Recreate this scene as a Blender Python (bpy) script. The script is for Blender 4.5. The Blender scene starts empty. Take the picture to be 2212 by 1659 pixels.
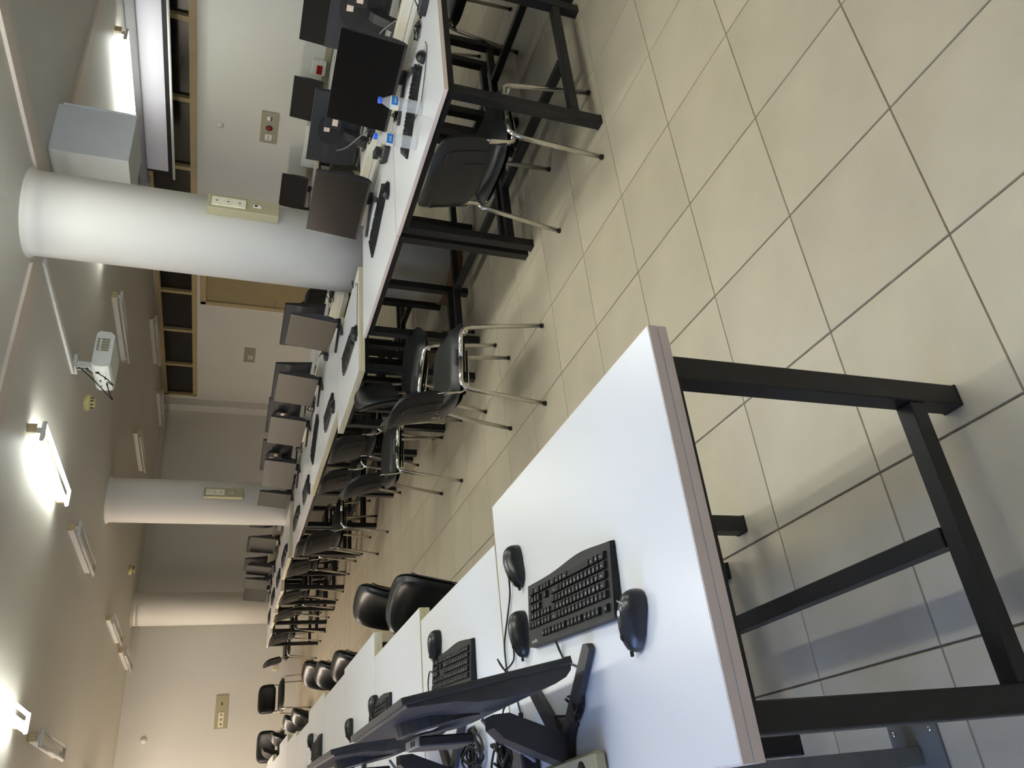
import bpy, bmesh, math, random
from mathutils import Vector, Matrix, Euler
random.seed(7)
PI = math.pi
T = 0.4                      # one floor tile is 0.4 m; room positions below are counted in tiles
SC = bpy.context.scene
COL = SC.collection

# ------------------------------------------------------------------ camera
cam_d = bpy.data.cameras.new('camera'); cam = bpy.data.objects.new('camera', cam_d); COL.objects.link(cam)
cam_d.sensor_fit = 'HORIZONTAL'; cam_d.sensor_width = 36.0
cam_d.lens = 1682.5557 / 2212.0 * 36.0
cam_d.clip_start = 0.05; cam_d.clip_end = 200
RC = ((-0.09641038, -0.32654094, -0.94025319),
      (-0.86967891, 0.48709378, -0.07998908),
      (0.48411118, 0.81000658, -0.33094666))
cx, cy, cz = Vector(RC[0]), -Vector(RC[1]), -Vector(RC[2])
M = Matrix((cx, cy, cz)).transposed().to_4x4()
M.translation = Vector((-4.57495756 * T, -2.29785505 * T, 3.63676452 * T))
cam.matrix_world = M
SC.camera = cam

# ------------------------------------------------------------------ world and exposure
W = bpy.data.worlds.new('world'); SC.world = W; W.use_nodes = True
bg = W.node_tree.nodes['Background']
bg.inputs[0].default_value = (0.38, 0.52, 1.0, 1); bg.inputs[1].default_value = 15.0
SC.view_settings.view_transform = 'Standard'; SC.view_settings.look = 'None'
SC.view_settings.gamma = 1.0; SC.view_settings.use_curve_mapping = False
SC.view_settings.exposure = 0.0
TUBE_LIT = 25.0              # emission strength of burning tubes further in, lowered to spare the ceiling
TUBE_BOOST = 60.0              # emission strength of tubes near the camera, raised to brighten the room
TUBE_COL = (0.97, 1.0, 0.93)

# ------------------------------------------------------------------ materials
def lin(c):
    return tuple(((v / 255) / 12.92 if v / 255 <= 0.04045 else ((v / 255 + 0.055) / 1.055) ** 2.4) for v in c)
MATS = {}
def mat(name, rgb, rough=0.5, metal=0.0, spec=0.5, var=0.06, scale=30.0, bump=0.0, bscale=200.0, coat=0.0,
        emit=None, trans=0.0, ior=1.45, alpha=1.0, rand=0.0, stretch=None, coords='Object', rvar=0.0):
    m = bpy.data.materials.new(name); m.use_nodes = True
    nt = m.node_tree; N = nt.nodes; L = nt.links
    b = N['Principled BSDF']
    b.inputs['Roughness'].default_value = rough; b.inputs['Metallic'].default_value = metal
    b.inputs['Specular IOR Level'].default_value = spec
    b.inputs['Coat Weight'].default_value = coat; b.inputs['IOR'].default_value = ior
    b.inputs['Transmission Weight'].default_value = trans
    b.inputs['Alpha'].default_value = alpha
    c = lin(rgb)
    tc = N.new('ShaderNodeTexCoord'); mp = N.new('ShaderNodeMapping')
    L.new(tc.outputs[coords], mp.inputs[0])
    if stretch: mp.inputs['Scale'].default_value = stretch
    nz = N.new('ShaderNodeTexNoise'); nz.inputs['Scale'].default_value = scale; nz.inputs['Detail'].default_value = 4
    L.new(mp.outputs[0], nz.inputs['Vector'])
    rp = N.new('ShaderNodeValToRGB')
    rp.color_ramp.elements[0].position = 0.3; rp.color_ramp.elements[1].position = 0.7
    rp.color_ramp.elements[0].color = tuple(v * (1 - var) for v in c) + (1,)
    rp.color_ramp.elements[1].color = tuple(min(1, v * (1 + var)) for v in c) + (1,)
    L.new(nz.outputs['Fac'], rp.inputs[0])
    out = rp.outputs[0]
    if rand:
        oi = N.new('ShaderNodeObjectInfo'); mr = N.new('ShaderNodeMapRange')
        mr.inputs['To Min'].default_value = 1 - rand; mr.inputs['To Max'].default_value = 1 + rand
        L.new(oi.outputs['Random'], mr.inputs[0])
        hs = N.new('ShaderNodeHueSaturation'); L.new(mr.outputs[0], hs.inputs['Value']); L.new(out, hs.inputs['Color']); out = hs.outputs[0]
    L.new(out, b.inputs['Base Color'])
    if rvar:
        mr2 = N.new('ShaderNodeMapRange'); mr2.inputs['To Min'].default_value = rough - rvar; mr2.inputs['To Max'].default_value = rough + rvar
        L.new(nz.outputs['Fac'], mr2.inputs[0]); L.new(mr2.outputs[0], b.inputs['Roughness'])
    if bump:
        n2 = N.new('ShaderNodeTexNoise'); n2.inputs['Scale'].default_value = bscale; n2.inputs['Detail'].default_value = 3
        L.new(mp.outputs[0], n2.inputs['Vector'])
        bp = N.new('ShaderNodeBump'); bp.inputs['Strength'].default_value = bump; bp.inputs['Distance'].default_value = 0.002
        L.new(n2.outputs['Fac'], bp.inputs['Height']); L.new(bp.outputs[0], b.inputs['Normal'])
    if emit:
        b.inputs['Emission Color'].default_value = tuple(emit[0]) + (1,); b.inputs['Emission Strength'].default_value = emit[1]
    MATS[name] = m
    return m

mat('tile', (184, 174, 152), rough=0.42, var=0.09, scale=3.5, rand=0.035, bump=0.12, bscale=60, rvar=0.07)
mat('grout', (108, 96, 82), rough=0.9, var=0.25, scale=25, bump=0.5, bscale=120)
mat('wall_paint', (210, 209, 201), rough=0.6, var=0.02, scale=1.5, bump=0.15, bscale=90)
mat('ceiling_paint', (208, 205, 195), rough=0.55, var=0.03, scale=1.2, bump=0.25, bscale=45)
mat('column_paint', (238, 235, 226), rough=0.4, var=0.015, scale=2.0, bump=0.2, bscale=22)
mat('trim_cream', (214, 202, 188), rough=0.5, var=0.05, scale=5)
mat('beige_wood', (176, 158, 116), rough=0.45, var=0.06, scale=6, stretch=(1, 1, 0.15))
mat('door_yellow', (150, 136, 98), rough=0.45, var=0.04, scale=4)
mat('skirting', (128, 98, 70), rough=0.4, var=0.1, scale=8)
mat('desk_white', (218, 219, 222), rough=0.28, var=0.012, scale=2.0, spec=0.5)
mat('edge_cream', (214, 205, 172), rough=0.5, var=0.04, scale=15)
mat('edge_pink', (232, 214, 204), rough=0.45, var=0.03, scale=10)
mat('edge_groove', (120, 108, 92), rough=0.8)
mat('black_steel', (24, 24, 26), rough=0.42, var=0.12, scale=30, bump=0.15, bscale=160)
mat('grey_steel', (104, 106, 104), rough=0.45, var=0.15, scale=9, bump=0.2, bscale=60)
mat('chrome', (205, 202, 196), rough=0.16, metal=1.0, var=0.05, scale=20)
mat('vinyl', (14, 17, 20), rough=0.36, var=0.15, scale=12, bump=0.35, bscale=320)
mat('shell_plastic', (27, 26, 25), rough=0.5, var=0.08, scale=20, bump=0.3, bscale=500)
mat('rubber', (20, 19, 18), rough=0.7)
mat('monitor_plastic', (40, 40, 43), rough=0.45, var=0.05, scale=20, bump=0.1, bscale=400)
mat('monitor_ribbed', (46, 46, 49), rough=0.5, var=0.25, scale=260, stretch=(1, 0.1, 0.1), bump=0.4, bscale=500)
mat('screen_glass', (7, 7, 8), rough=0.22, spec=0.85, var=0.02)
mat('screen_matte', (6, 7, 9), rough=0.5, spec=0.25, var=0.02)
mat('key_plastic', (19, 20, 22), rough=0.55, spec=0.3, var=0.06, scale=30)
mat('keyboard_body', (22, 23, 25), rough=0.5, spec=0.35, var=0.05, scale=20)
mat('mouse_plastic', (22, 24, 26), rough=0.34, var=0.05, scale=20)
mat('mouse_grey', (36, 37, 42), rough=0.3, var=0.05, scale=20)
mat('print_white', (215, 218, 220), rough=0.6)
mat('cable_black', (18, 18, 19), rough=0.45)
mat('cable_grey', (128, 126, 130), rough=0.5)
mat('device_black', (42, 42, 45), rough=0.45, var=0.06)
mat('device_silver', (176, 166, 156), rough=0.4, metal=0.2)
mat('sticker', (226, 206, 190), rough=0.6, var=0.02)
mat('print_dark', (70, 62, 60), rough=0.7)
mat('port_black', (10, 10, 11), rough=0.5)
mat('power_red', (160, 28, 28), rough=0.45)
mat('plastic_white', (226, 226, 220), rough=0.4)
mat('raceway_white', (232, 226, 206), rough=0.4, var=0.03)
mat('socket_plate', (170, 163, 132), rough=0.5, var=0.03)
mat('socket_white', (232, 228, 202), rough=0.4)
mat('plate_grey', (154, 148, 128), rough=0.5, var=0.03)
mat('lamp_body', (214, 214, 208), rough=0.45)
mat('lamp_cap', (196, 178, 138), rough=0.5)
mat('tube_off', (225, 222, 216), rough=0.25)
mat('tube_on', (255, 255, 255), rough=0.3, emit=(TUBE_COL, TUBE_LIT))
mat('tube_bright', (255, 255, 255), rough=0.3, emit=(TUBE_COL, TUBE_BOOST))
mat('tube_warm', (255, 255, 255), rough=0.3, emit=((1.0, 0.86, 0.74), TUBE_BOOST * 4.0))
mat('detector_cream', (214, 204, 146), rough=0.5)
mat('box_grey', (208, 212, 213), rough=0.5, var=0.05, scale=4)
mat('screen_fabric', (196, 194, 204), rough=0.75, var=0.01)
mat('screen_case', (138, 138, 142), rough=0.5, var=0.03)
mat('screen_black', (14, 16, 22), rough=0.7)
mat('projector_white', (226, 230, 226), rough=0.35)
mat('label_blue', (28, 110, 184), rough=0.4)
mat('cap_blue', (52, 104, 224), rough=0.4)
mat('label_gold', (186, 160, 104), rough=0.4)
mat('water', (235, 240, 242), rough=0.04, var=0.0, alpha=0.12)
mat('bottle_plastic', (240, 243, 246), rough=0.06, var=0.0, alpha=0.26, spec=0.8)
mat('window_glass', (200, 205, 205), rough=0.02, trans=1.0, ior=1.1, var=0.0)
mat('reflection_darkener', (58, 50, 42), rough=0.6)  # for the unseen panel that keeps screen reflections dark
mat('dark_void', (24, 23, 22), rough=0.9)
mat('transom_glass', (30, 28, 25), rough=0.18, var=0.5, scale=1.4, stretch=(1, 1.5, 5), spec=0.6)
mat('grey_grey', (70, 70, 72), rough=0.5)

# ------------------------------------------------------------------ mesh helpers
class MB:
    def __init__(s): s.bm = bmesh.new()
    def add(s, verts, faces, smooth=False):
        vs = [s.bm.verts.new(v) for v in verts]
        for f in faces:
            try:
                fc = s.bm.faces.new([vs[i] for i in f]); fc.smooth = smooth
            except ValueError: pass
        return s
    def box(s, lo, hi, b=0.0, mtx=None):
        t = bmesh.new(); bmesh.ops.create_cube(t, size=1.0)
        for v in t.verts:
            v.co = Vector(((lo[i] + hi[i]) / 2 + v.co[i] * (hi[i] - lo[i])) for i in range(3))
        if b > 0: bmesh.ops.bevel(t, geom=t.edges[:], offset=b, segments=1, affect='EDGES')
        if mtx: bmesh.ops.transform(t, matrix=mtx, verts=t.verts[:])
        s.merge(t); return s
    def merge(s, t):
        mp = {}
        for v in t.verts: mp[v.index if False else v] = s.bm.verts.new(v.co)
        for f in t.faces:
            try:
                n = s.bm.faces.new([mp[v] for v in f.verts]); n.smooth = f.smooth
            except ValueError: pass
        t.free()
    def bar(s, a, b, w, h=None, up=(0, 0, 1), bev=0.0):
        """square tube from a to b"""
        h = h or w; a = Vector(a); b = Vector(b); d = (b - a); L_ = d.length; z = d.normalized()
        u = Vector(up)
        if abs(z.dot(u)) > 0.95: u = Vector((0, 1, 0))
        x = u.cross(z).normalized(); y = z.cross(x)
        m = Matrix((x, y, z)).transposed().to_4x4(); m.translation = a
        return s.box((-w / 2, -h / 2, 0), (w / 2, h / 2, L_), bev, m)
    def tube(s, pts, r, seg=8, cap=True, ry=None, smooth_path=0, closed=False):
        pts = [Vector(p) for p in pts]
        if smooth_path: pts = catmull(pts, smooth_path)
        n = len(pts); rings = []
        t0 = (pts[1] - pts[0]).normalized()
        u = Vector((0, 0, 1)) if abs(t0.z) < 0.9 else Vector((0, 1, 0))
        x = u.cross(t0).normalized()
        for i, p in enumerate(pts):
            if i == 0: t = pts[1] - pts[0]
            elif i == n - 1: t = pts[-1] - pts[-2]
            else: t = (pts[i + 1] - p).normalized() + (p - pts[i - 1]).normalized()
            if t.length < 1e-9: t = t0
            t = t.normalized()
            x = (x - t * x.dot(t)).normalized(); y = t.cross(x)
            rr = r[i] if isinstance(r, (list, tuple)) else r
            ring = [s.bm.verts.new(p + x * math.cos(2 * PI * k / seg) * rr + y * math.sin(2 * PI * k / seg) * (ry or rr)) for k in range(seg)]
            rings.append(ring)
        for a, b in zip(rings, rings[1:]):
            for k in range(seg):
                f = s.bm.faces.new((a[k], a[(k + 1) % seg], b[(k + 1) % seg], b[k])); f.smooth = True
        if cap:
            s.bm.faces.new(rings[0][::-1]); s.bm.faces.new(rings[-1])
        return s
    def lathe(s, prof, seg=16, o=(0, 0, 0), axis='z', cap=True, smooth=True):
        o = Vector(o); rings = []
        for r, z in prof:
            ring = []
            for k in range(seg):
                a = 2 * PI * k / seg; c, sn = math.cos(a) * r, math.sin(a) * r
                v = {'z': (c, sn, z), 'x': (z, c, sn), 'y': (sn, z, c)}[axis]
                ring.append(s.bm.verts.new(o + Vector(v)))
            rings.append(ring)
        for a, b in zip(rings, rings[1:]):
            for k in range(seg):
                f = s.bm.faces.new((a[k], a[(k + 1) % seg], b[(k + 1) % seg], b[k])); f.smooth = smooth
        if cap:
            if prof[0][0] > 1e-6: s.bm.faces.new(rings[0][::-1])
            if prof[-1][0] > 1e-6: s.bm.faces.new(rings[-1])
        return s
    def prism(s, poly, d0, d1, axis='x', smooth=False):
        """extrude a polygon; poly points are in the two other axes"""
        def P(p, d): return {'x': (d, p[0], p[1]), 'y': (p[0], d, p[1]), 'z': (p[0], p[1], d)}[axis]
        a = [s.bm.verts.new(P(p, d0)) for p in poly]; b = [s.bm.verts.new(P(p, d1)) for p in poly]
        n = len(poly)
        for k in range(n):
            f = s.bm.faces.new((a[k], a[(k + 1) % n], b[(k + 1) % n], b[k])); f.smooth = smooth
        s.bm.faces.new(a[::-1]); s.bm.faces.new(b)
        return s
    def grid(s, fn, nu, nv, smooth=True):
        vs = [[s.bm.verts.new(fn(i / nu, j / nv)) for j in range(nv + 1)] for i in range(nu + 1)]
        for i in range(nu):
            for j in range(nv):
                f = s.bm.faces.new((vs[i][j], vs[i + 1][j], vs[i + 1][j + 1], vs[i][j + 1])); f.smooth = smooth
        return s
    def mesh(s, name):
        bmesh.ops.remove_doubles(s.bm, verts=s.bm.verts[:], dist=1e-6)
        bmesh.ops.recalc_face_normals(s.bm, faces=s.bm.faces[:])
        me = bpy.data.meshes.new(name); s.bm.to_mesh(me); s.bm.free(); return me
    def build(s, name, m, parent=None, loc=None, rot=None):
        me = s.mesh(name); me.materials.append(MATS[m] if isinstance(m, str) else m)
        return link(name, me, parent, loc, rot)
def link(name, me, parent=None, loc=None, rot=None):
    o = bpy.data.objects.new(name, me); COL.objects.link(o)
    if parent: o.parent = parent
    if loc is not None: o.location = loc
    if rot is not None: o.rotation_euler = rot
    return o
def catmull(pts, k=6):
    out = []; n = len(pts)
    for i in range(n - 1):
        p0 = pts[max(i - 1, 0)]; p1 = pts[i]; p2 = pts[i + 1]; p3 = pts[min(i + 2, n - 1)]
        for j in range(k):
            t = j / k
            out.append(0.5 * ((2 * p1) + (p2 - p0) * t + (2 * p0 - 5 * p1 + 4 * p2 - p3) * t * t + (3 * p1 - p0 - 3 * p2 + p3) * t ** 3))
    out.append(pts[-1]); return out
def tag(o, label=None, cat=None, group=None, kind=None):
    if label: o['label'] = label
    if cat: o['category'] = cat
    if group: o['group'] = group
    if kind: o['kind'] = kind
    return o
def empty(name, loc=(0, 0, 0), rz=0.0, label=None, cat=None, group=None):
    o = bpy.data.objects.new(name, None); COL.objects.link(o)
    o.location = loc; o.rotation_euler = (0, 0, rz); o.empty_display_size = 0.05
    return tag(o, label, cat, group)
def copy_tree(o, parent=None):
    c = o.copy(); COL.objects.link(c); c.parent = parent
    for ch in KIDS.get(o.name, []) or [k for k in o.children]: copy_tree(ch, c)
    return c
KIDS = {}
def place(proto, first, loc, rz, label, group=None, cat=None):
    o = proto if first else copy_tree(proto)
    o.location = loc; o.rotation_euler = (0, 0, rz); o['label'] = label
    if group: o['group'] = group
    return o
def struct(o): o['kind'] = 'structure'; return o
def rects_text(txts, size, m, name, parent, extrude=0.0):
    """flat printed writing: list of (text, x, y, z, size) lying in the local xy plane, joined into one mesh"""
    tmp = []
    for (t, x, y, z, sz) in txts:
        cu = bpy.data.curves.new('t', 'FONT'); cu.body = t; cu.size = sz; cu.align_x = 'CENTER'; cu.align_y = 'CENTER'
        cu.resolution_u = 2
        ob = bpy.data.objects.new('t', cu); COL.objects.link(ob); ob.location = (x, y, z); tmp.append(ob)
    bpy.context.view_layer.update()
    dg = bpy.context.evaluated_depsgraph_get()
    bm = bmesh.new()
    for ob in tmp:
        e = ob.evaluated_get(dg); me = e.to_mesh(); me.transform(ob.matrix_world); bm.from_mesh(me); e.to_mesh_clear()
    for ob in tmp:
        cu = ob.data; bpy.data.objects.remove(ob); bpy.data.curves.remove(cu)
    me = bpy.data.meshes.new(name); bm.to_mesh(me); bm.free(); me.materials.append(MATS[m])
    return link(name, me, parent)

# ================================================================== THE ROOM
H = 6.95 * T                                     # ceiling height
X0, X1, Y0, Y1 = -10 * T, 14.5 * T, -6 * T, 34.2 * T
fl = struct(MB().box((X0, Y0, -0.06), (X1, Y1, -0.004)).build('floor', 'grout'))
gx, gy, tt = 0.0045, 0.0022, 0.0
def tile_mb(mb, ox=0, oy=0):
    x0, x1, y0, y1 = ox + gx / 2, ox + T - gx / 2, oy + gy / 2, oy + T - gy / 2
    b = 0.0015
    top = [(x0 + b, y0 + b, 0), (x1 - b, y0 + b, 0), (x1 - b, y1 - b, 0), (x0 + b, y1 - b, 0)]
    bot = [(x0, y0, -0.0045), (x1, y0, -0.0045), (x1, y1, -0.0045), (x0, y1, -0.0045)]
    mb.add(top + bot, [(0, 1, 2, 3), (4, 5, 1, 0), (5, 6, 2, 1), (6, 7, 3, 2), (7, 4, 0, 3)])
tm = MB(); tile_mb(tm); tile_me = tm.mesh('tile'); tile_me.materials.append(MATS['tile'])
rest = MB()
near = []
for i in range(-26, 37):
    for j in range(-6, 35):
        if not (-10 <= i < 15) : continue
        if -5 <= i <= 6 and -1 <= j <= 23: near.append((i, j))
        else: tile_mb(rest, i * T, j * T)
for (i, j) in near:
    link('tile', tile_me, fl, (i * T, j * T, random.uniform(-0.0004, 0)))
tag(rest.build('tile_field', 'tile', fl), kind='stuff')

struct(MB().box((X0, Y0, H), (X1, Y1, H + 0.1)).build('ceiling', 'ceiling_paint'))
struct(MB().box((X0, Y1, -0.05), (X1 + 0.1, Y1 + 0.1, H + 0.1)).build('wall_back', 'wall_paint'))
# left and front walls (out of view) with a daylight window each
def wall_open_x(name, x, x2, ya, yb, openings):
    mb = MB(); cur = ya
    for (a, b, za, zb) in openings:
        mb.box((x, cur, -0.05), (x2, a, H + 0.1)); mb.box((x, a, -0.05), (x2, b, za)); mb.box((x, a, zb), (x2, b, H + 0.1)); cur = b
    mb.box((x, cur, -0.05), (x2, yb, H + 0.1)); return struct(mb.build(name, 'wall_paint'))
WL = [(-2.0 * T, 3.6 * T, 2.4 * T, 6.0 * T)]
wall_open_x('wall_left', X0 - 0.1, X0, Y0, Y1, WL)
struct(MB().box((X0, 6 * T, 0), (X0 + 0.03, 26 * T, H)).build('unseen_dark_panel', 'reflection_darkener'))  # unseen panel added on the left wall to darken what the near screens reflect
struct(MB().box((X0, Y0 - 0.1, -0.05), (X1 + 0.1, Y0, H + 0.1)).build('wall_front', 'wall_paint'))
for k, (a, b, za, zb) in enumerate(WL):
    w = MB()
    for (p, q, r, s_) in ((a, b, za, za + 0.05), (a, b, zb - 0.05, zb), (a, a + 0.05, za, zb), (b - 0.05, b, za, zb), ((a + b) / 2 - 0.025, (a + b) / 2 + 0.025, za, zb)):
        w.box((X0 - 0.08, p, r), (X0 - 0.02, q, s_))
    wo = struct(w.build('window_1', 'plastic_white'))
    MB().box((X0 - 0.055, a, za), (X0 - 0.049, b, zb)).build('pane', 'window_glass', wo)
# right wall with the transom strip at the top
ZA, ZB = 5.5 * T, 6.84 * T
PIL = [(20.7 * T, 22.3 * T)]
mb = MB()
mb.box((X1, Y0, -0.05), (X1 + 0.1, Y1, ZA)); mb.box((X1, Y0, ZB), (X1 + 0.1, Y1, H + 0.1))
mb.box((X1, Y0, ZA), (X1 + 0.1, 6.9 * T, ZB)); mb.box((X1, 20.6 * T, ZA), (X1 + 0.1, 21.9 * T, ZB)); mb.box((X1, 33.2 * T, ZA), (X1 + 0.1, Y1, ZB))
struct(mb.build('wall_right', 'wall_paint'))
struct(MB().box((X1 - 0.14, 33.55 * T, 0), (X1, Y1, H)).build('trim_1', 'wall_paint'))            # corner pilaster
mb = MB(); mb.box((X1 + 0.9, Y0, 4 * T), (X1 + 0.95, Y1, H + 0.1)); mb.box((X1 + 0.1, Y0, 4 * T), (X1 + 0.95, Y1, 4 * T + 0.05)); mb.box((X1 + 0.1, Y0, H + .05), (X1 + 0.95, Y1, H + 0.1))
struct(mb.build('wall_corridor', 'dark_void'))
def transom(n, ya, yb, muls):
    w = MB(); xf, xb = X1 - 0.02, X1 + 0.06; f = 0.045
    w.box((xf, ya, ZA - 0.03), (xb, yb, ZA + f)); w.box((xf, ya, ZB - f), (xb, yb, ZB + 0.02))
    w.box((xf, ya, ZA), (xb, ya + f, ZB)); w.box((xf, yb - f, ZA), (xb, yb, ZB))
    o = struct(w.build('window_%d' % n, 'beige_wood'))
    edges = [ya] + muls + [yb]
    for m_ in muls: MB().box((xf, m_ - 0.03, ZA + f), (xb, m_ + 0.03, ZB - f)).build('mullion', 'beige_wood', o)
    for a, b in zip(edges, edges[1:]):
        MB().box((X1 + 0.03, a + 0.02, ZA + 0.02), (X1 + 0.036, b - 0.02, ZB - 0.02)).build('pane', 'transom_glass', o)
transom(2, 6.9 * T, 20.6 * T, [9.6 * T, 12.36 * T, 15.1 * T, 17.9 * T])
transom(3, 21.9 * T, 33.2 * T, [24.76 * T, 27.52 * T, 30.36 * T])
# door beside the far part of the window wall
d = MB(); ya, yb, zt = 22.6 * T, 25.3 * T, 5.3 * T
for lo, hi in (((X1 - 0.05, ya, 0), (X1 + 0.02, ya + 0.09, zt)), ((X1 - 0.05, yb - 0.09, 0), (X1 + 0.02, yb, zt)), ((X1 - 0.05, ya, zt - 0.09), (X1 + 0.02, yb, zt))):
    d.box(lo, hi, 0.008)
do = struct(d.build('door_1', 'beige_wood'))
MB().box((X1 - 0.018, ya + 0.09, 0.01), (X1 + 0.0, yb - 0.09, zt - 0.09), 0.004).build('door_leaf', 'door_yellow', do)
MB().tube([(X1 - 0.018, yb - 0.18, 1.0), (X1 - 0.06, yb - 0.18, 1.0), (X1 - 0.06, yb - 0.30, 1.0)], 0.009).build('door_handle', 'chrome', do)
# skirtings
struct(MB().box((X0, Y1 - 0.012, 0), (X1 - 0.14, Y1, 0.07), 0.003).build('baseboard_back', 'trim_cream'))
struct(MB().box((X1 - 0.012, Y0, 0), (X1, 22.6 * T, 0.09), 0.003).build('baseboard_right', 'skirting'))
# cream joint strips on the ceiling
struct(MB().box((X0, 9.44 * T, H - 0.022), (3.95 * T, 9.93 * T, H + 0.001), 0.002).build('trim_2', 'trim_cream'))
struct(MB().box((5.15 * T, 9.44 * T, H - 0.022), (X1, 9.9 * T, H + 0.001), 0.002).build('trim_3', 'trim_cream'))
struct(MB().box((5.1 * T, 2.6 * T, H - 0.022), (5.46 * T, 9.40 * T, H + 0.001), 0.002).build('trim_4', 'trim_cream'))
struct(MB().box((5.1 * T, Y0, H - 0.020), (5.46 * T, 2.58 * T, H + 0.001), 0.002).build('trim_5', 'trim_cream'))

# columns
COLS = [(4.55, 8.93, 0.675), (4.72, 21.85, 0.655), (4.3, 33.0, 0.66)]
CL = ['thick round white column nearest the camera rising between the desks',
      'middle round white column with a socket strip on its side',
      'farthest round white column standing close to the far wall']
for k, (x, y, r) in enumerate(COLS):
    o = tag(MB().lathe([(r * T * 1.0, 0), (r * T, H - 0.03), (r * T + 0.012, H - 0.01), (r * T + 0.022, H)], 48, (x * T, y * T, 0)).build('column', 'column_paint'), CL[k], 'column', 'round white columns')
    if k < 2:
        MB().lathe([(r * T + 0.012, 0), (r * T + 0.012, 0.085), (r * T + 0.004, 0.09)], 48, (x * T, y * T, 0)).build('base_tiles', 'skirting', o)

def socket_strip(x, y, label):
    e = empty('socket_strip', (x * T, y * T, 0), 0, label, 'socket strip')
    w, dpt, z0, z1 = 0.115, 0.075, 3.22 * T, 4.33 * T
    MB().box((-w / 2, 0, z0), (w / 2, dpt, z1), 0.003).build('housing', 'socket_plate', e)
    p = MB().box((-0.036, -0.008, z1 - 0.235), (0.036, 0.0, z1 - 0.025), 0.003).build('socket_frame', 'socket_white', e)
    for k in range(3):
        z = z1 - 0.06 - k * 0.07
        s_ = MB().lathe([(0.022, -0.0095), (0.021, -0.004), (0.019, -0.0035)], 20, (0, 0, z), 'y', cap=False).build('socket_ring', 'plate_grey', p)
        MB().lathe([(0.0001, -0.0085), (0.0195, -0.0085)], 20, (0, 0, z), 'y', cap=False).build('socket', 'socket_white', p)
        MB().box((-0.003, -0.0105, z - 0.002), (0.003, -0.0086, z + 0.012)).build('socket_pin', 'port_black', p)
    j = MB().box((-0.012, -0.006, z0 + 0.115), (0.012, 0, z0 + 0.165), 0.002).build('data_jack', 'plastic_white', e)
    MB().box((-0.007, -0.008, z0 + 0.14), (0.007, -0.006, z0 + 0.155)).build('jack_opening', 'port_black', j)
    return e
socket_strip(4.60, 8.07, 'olive grey socket strip with three sockets on the nearest column')
socket_strip(4.72, 20.98, 'olive grey socket strip with three sockets on the middle column')

# wall plates ---------------------------------------------------------------
def plate_right(y, z, w, h, label, kind):
    e = empty('outlet_plate', (X1, y * T, z * T), 0, label, 'outlet plate')
    MB().box((-0.012, -w / 2, -h / 2), (0, w / 2, h / 2), 0.002).build('plate', 'plate_grey', e)
    if kind == 1:
        b = MB().box((-0.018, -0.185, -0.035), (-0.012, -0.12, 0.035), 0.002).build('switch_block', 'plastic_white', e)
        for k in range(3): MB().box((-0.022, -0.18 + k * 0.02, -0.028), (-0.018, -0.166 + k * 0.02, -0.004)).build('switch', 'port_black', b)
        r = MB().lathe([(0.04, -0.013), (0.04, -0.02), (0.034, -0.021)], 24, (0, 0.0, 0), 'x').build('round_socket', 'port_black', e)
        MB().lathe([(0.001, -0.023), (0.03, -0.023), (0.03, -0.021)], 24, (0, 0.0, 0), 'x').build('socket_face', 'power_red', r)
        b = MB().box((-0.02, 0.10, -0.04), (-0.012, 0.2, 0.04), 0.004).build('socket_block', 'plastic_white', e)
        for k in range(2): MB().box((-0.022, 0.118 + k * 0.04, -0.01), (-0.02, 0.138 + k * 0.04, 0.012)).build('socket_opening', 'plate_grey', b)
    else:
        b = MB().box((-0.018, 0.0, -0.055), (-0.012, 0.12, 0.02), 0.002).build('socket_block', 'plastic_white', e)
        for k in range(3): MB().box((-0.02, 0.01 + k * 0.037, -0.04), (-0.018, 0.02 + k * 0.037, 0.01)).build('socket_opening', 'port_black', b)
        MB().lathe([(0.012, -0.012), (0.01, -0.015)], 12, (0, -0.08, 0.0), 'x').build('screw', 'plate_grey', e)
plate_right(15.6, 3.36, 0.50, 0.20, 'grey wall plate with a round red socket and switches', 1)
plate_right(29.03, 3.25, 0.48, 0.19, 'square grey wall plate with three slots right of the door', 2)
e = empty('outlet_plate', (0.37 * T, Y1, 3.19 * T), 0, 'long olive wall plate with three sockets on the far wall', 'outlet plate')
MB().box((-0.26, -0.012, -0.10), (0.26, 0, 0.10), 0.002).build('plate', 'socket_plate', e)
b = MB().box((-0.235, -0.02, -0.042), (-0.01, -0.012, 0.042), 0.003).build('socket_block', 'socket_white', e)
for k in range(3): MB().lathe([(0.001, -0.0215), (0.02, -0.0215), (0.022, -0.02)], 16, (-0.195 + k * 0.073, 0, 0), 'y').build('socket', 'plate_grey', b)
for k in range(2): MB().lathe([(0.001, -0.016), (0.009, -0.016), (0.011, -0.012)], 12, (0.11 + k * 0.025, 0, 0), 'y').build('data_jack', 'port_black', e)
e = empty('wall_socket', (2.0 * T, Y1, 1.17 * T), 0, 'small square socket low on the far wall behind the chairs', 'socket')
MB().box((-0.045, -0.014, -0.045), (0.045, 0, 0.045), 0.003).build('plate', 'socket_white', e)
MB().lathe([(0.001, -0.016), (0.02, -0.016), (0.022, -0.014)], 16, (0, 0, 0), 'y').build('socket_face', 'lamp_cap', e)
o = MB().lathe([(0.045, 0), (0.043, -0.012), (0.034, -0.026), (0.018, -0.035), (0.001, -0.038)], 20, (X1, 15.84 * T, 4.77 * T), 'x').build('wall_dome', 'wall_paint')
tag(o, 'small white domed cap high on the right wall above the plate', 'wall cap')
o = MB().lathe([(0.05, 0), (0.048, -0.012), (0.038, -0.026), (0.02, -0.035), (0.001, -0.038)], 20, (-0.53 * T, Y1, 6.01 * T), 'y').build('wall_dome', 'wall_paint')
tag(o, 'small white domed cap near the ceiling on the far wall', 'wall cap')
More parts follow.
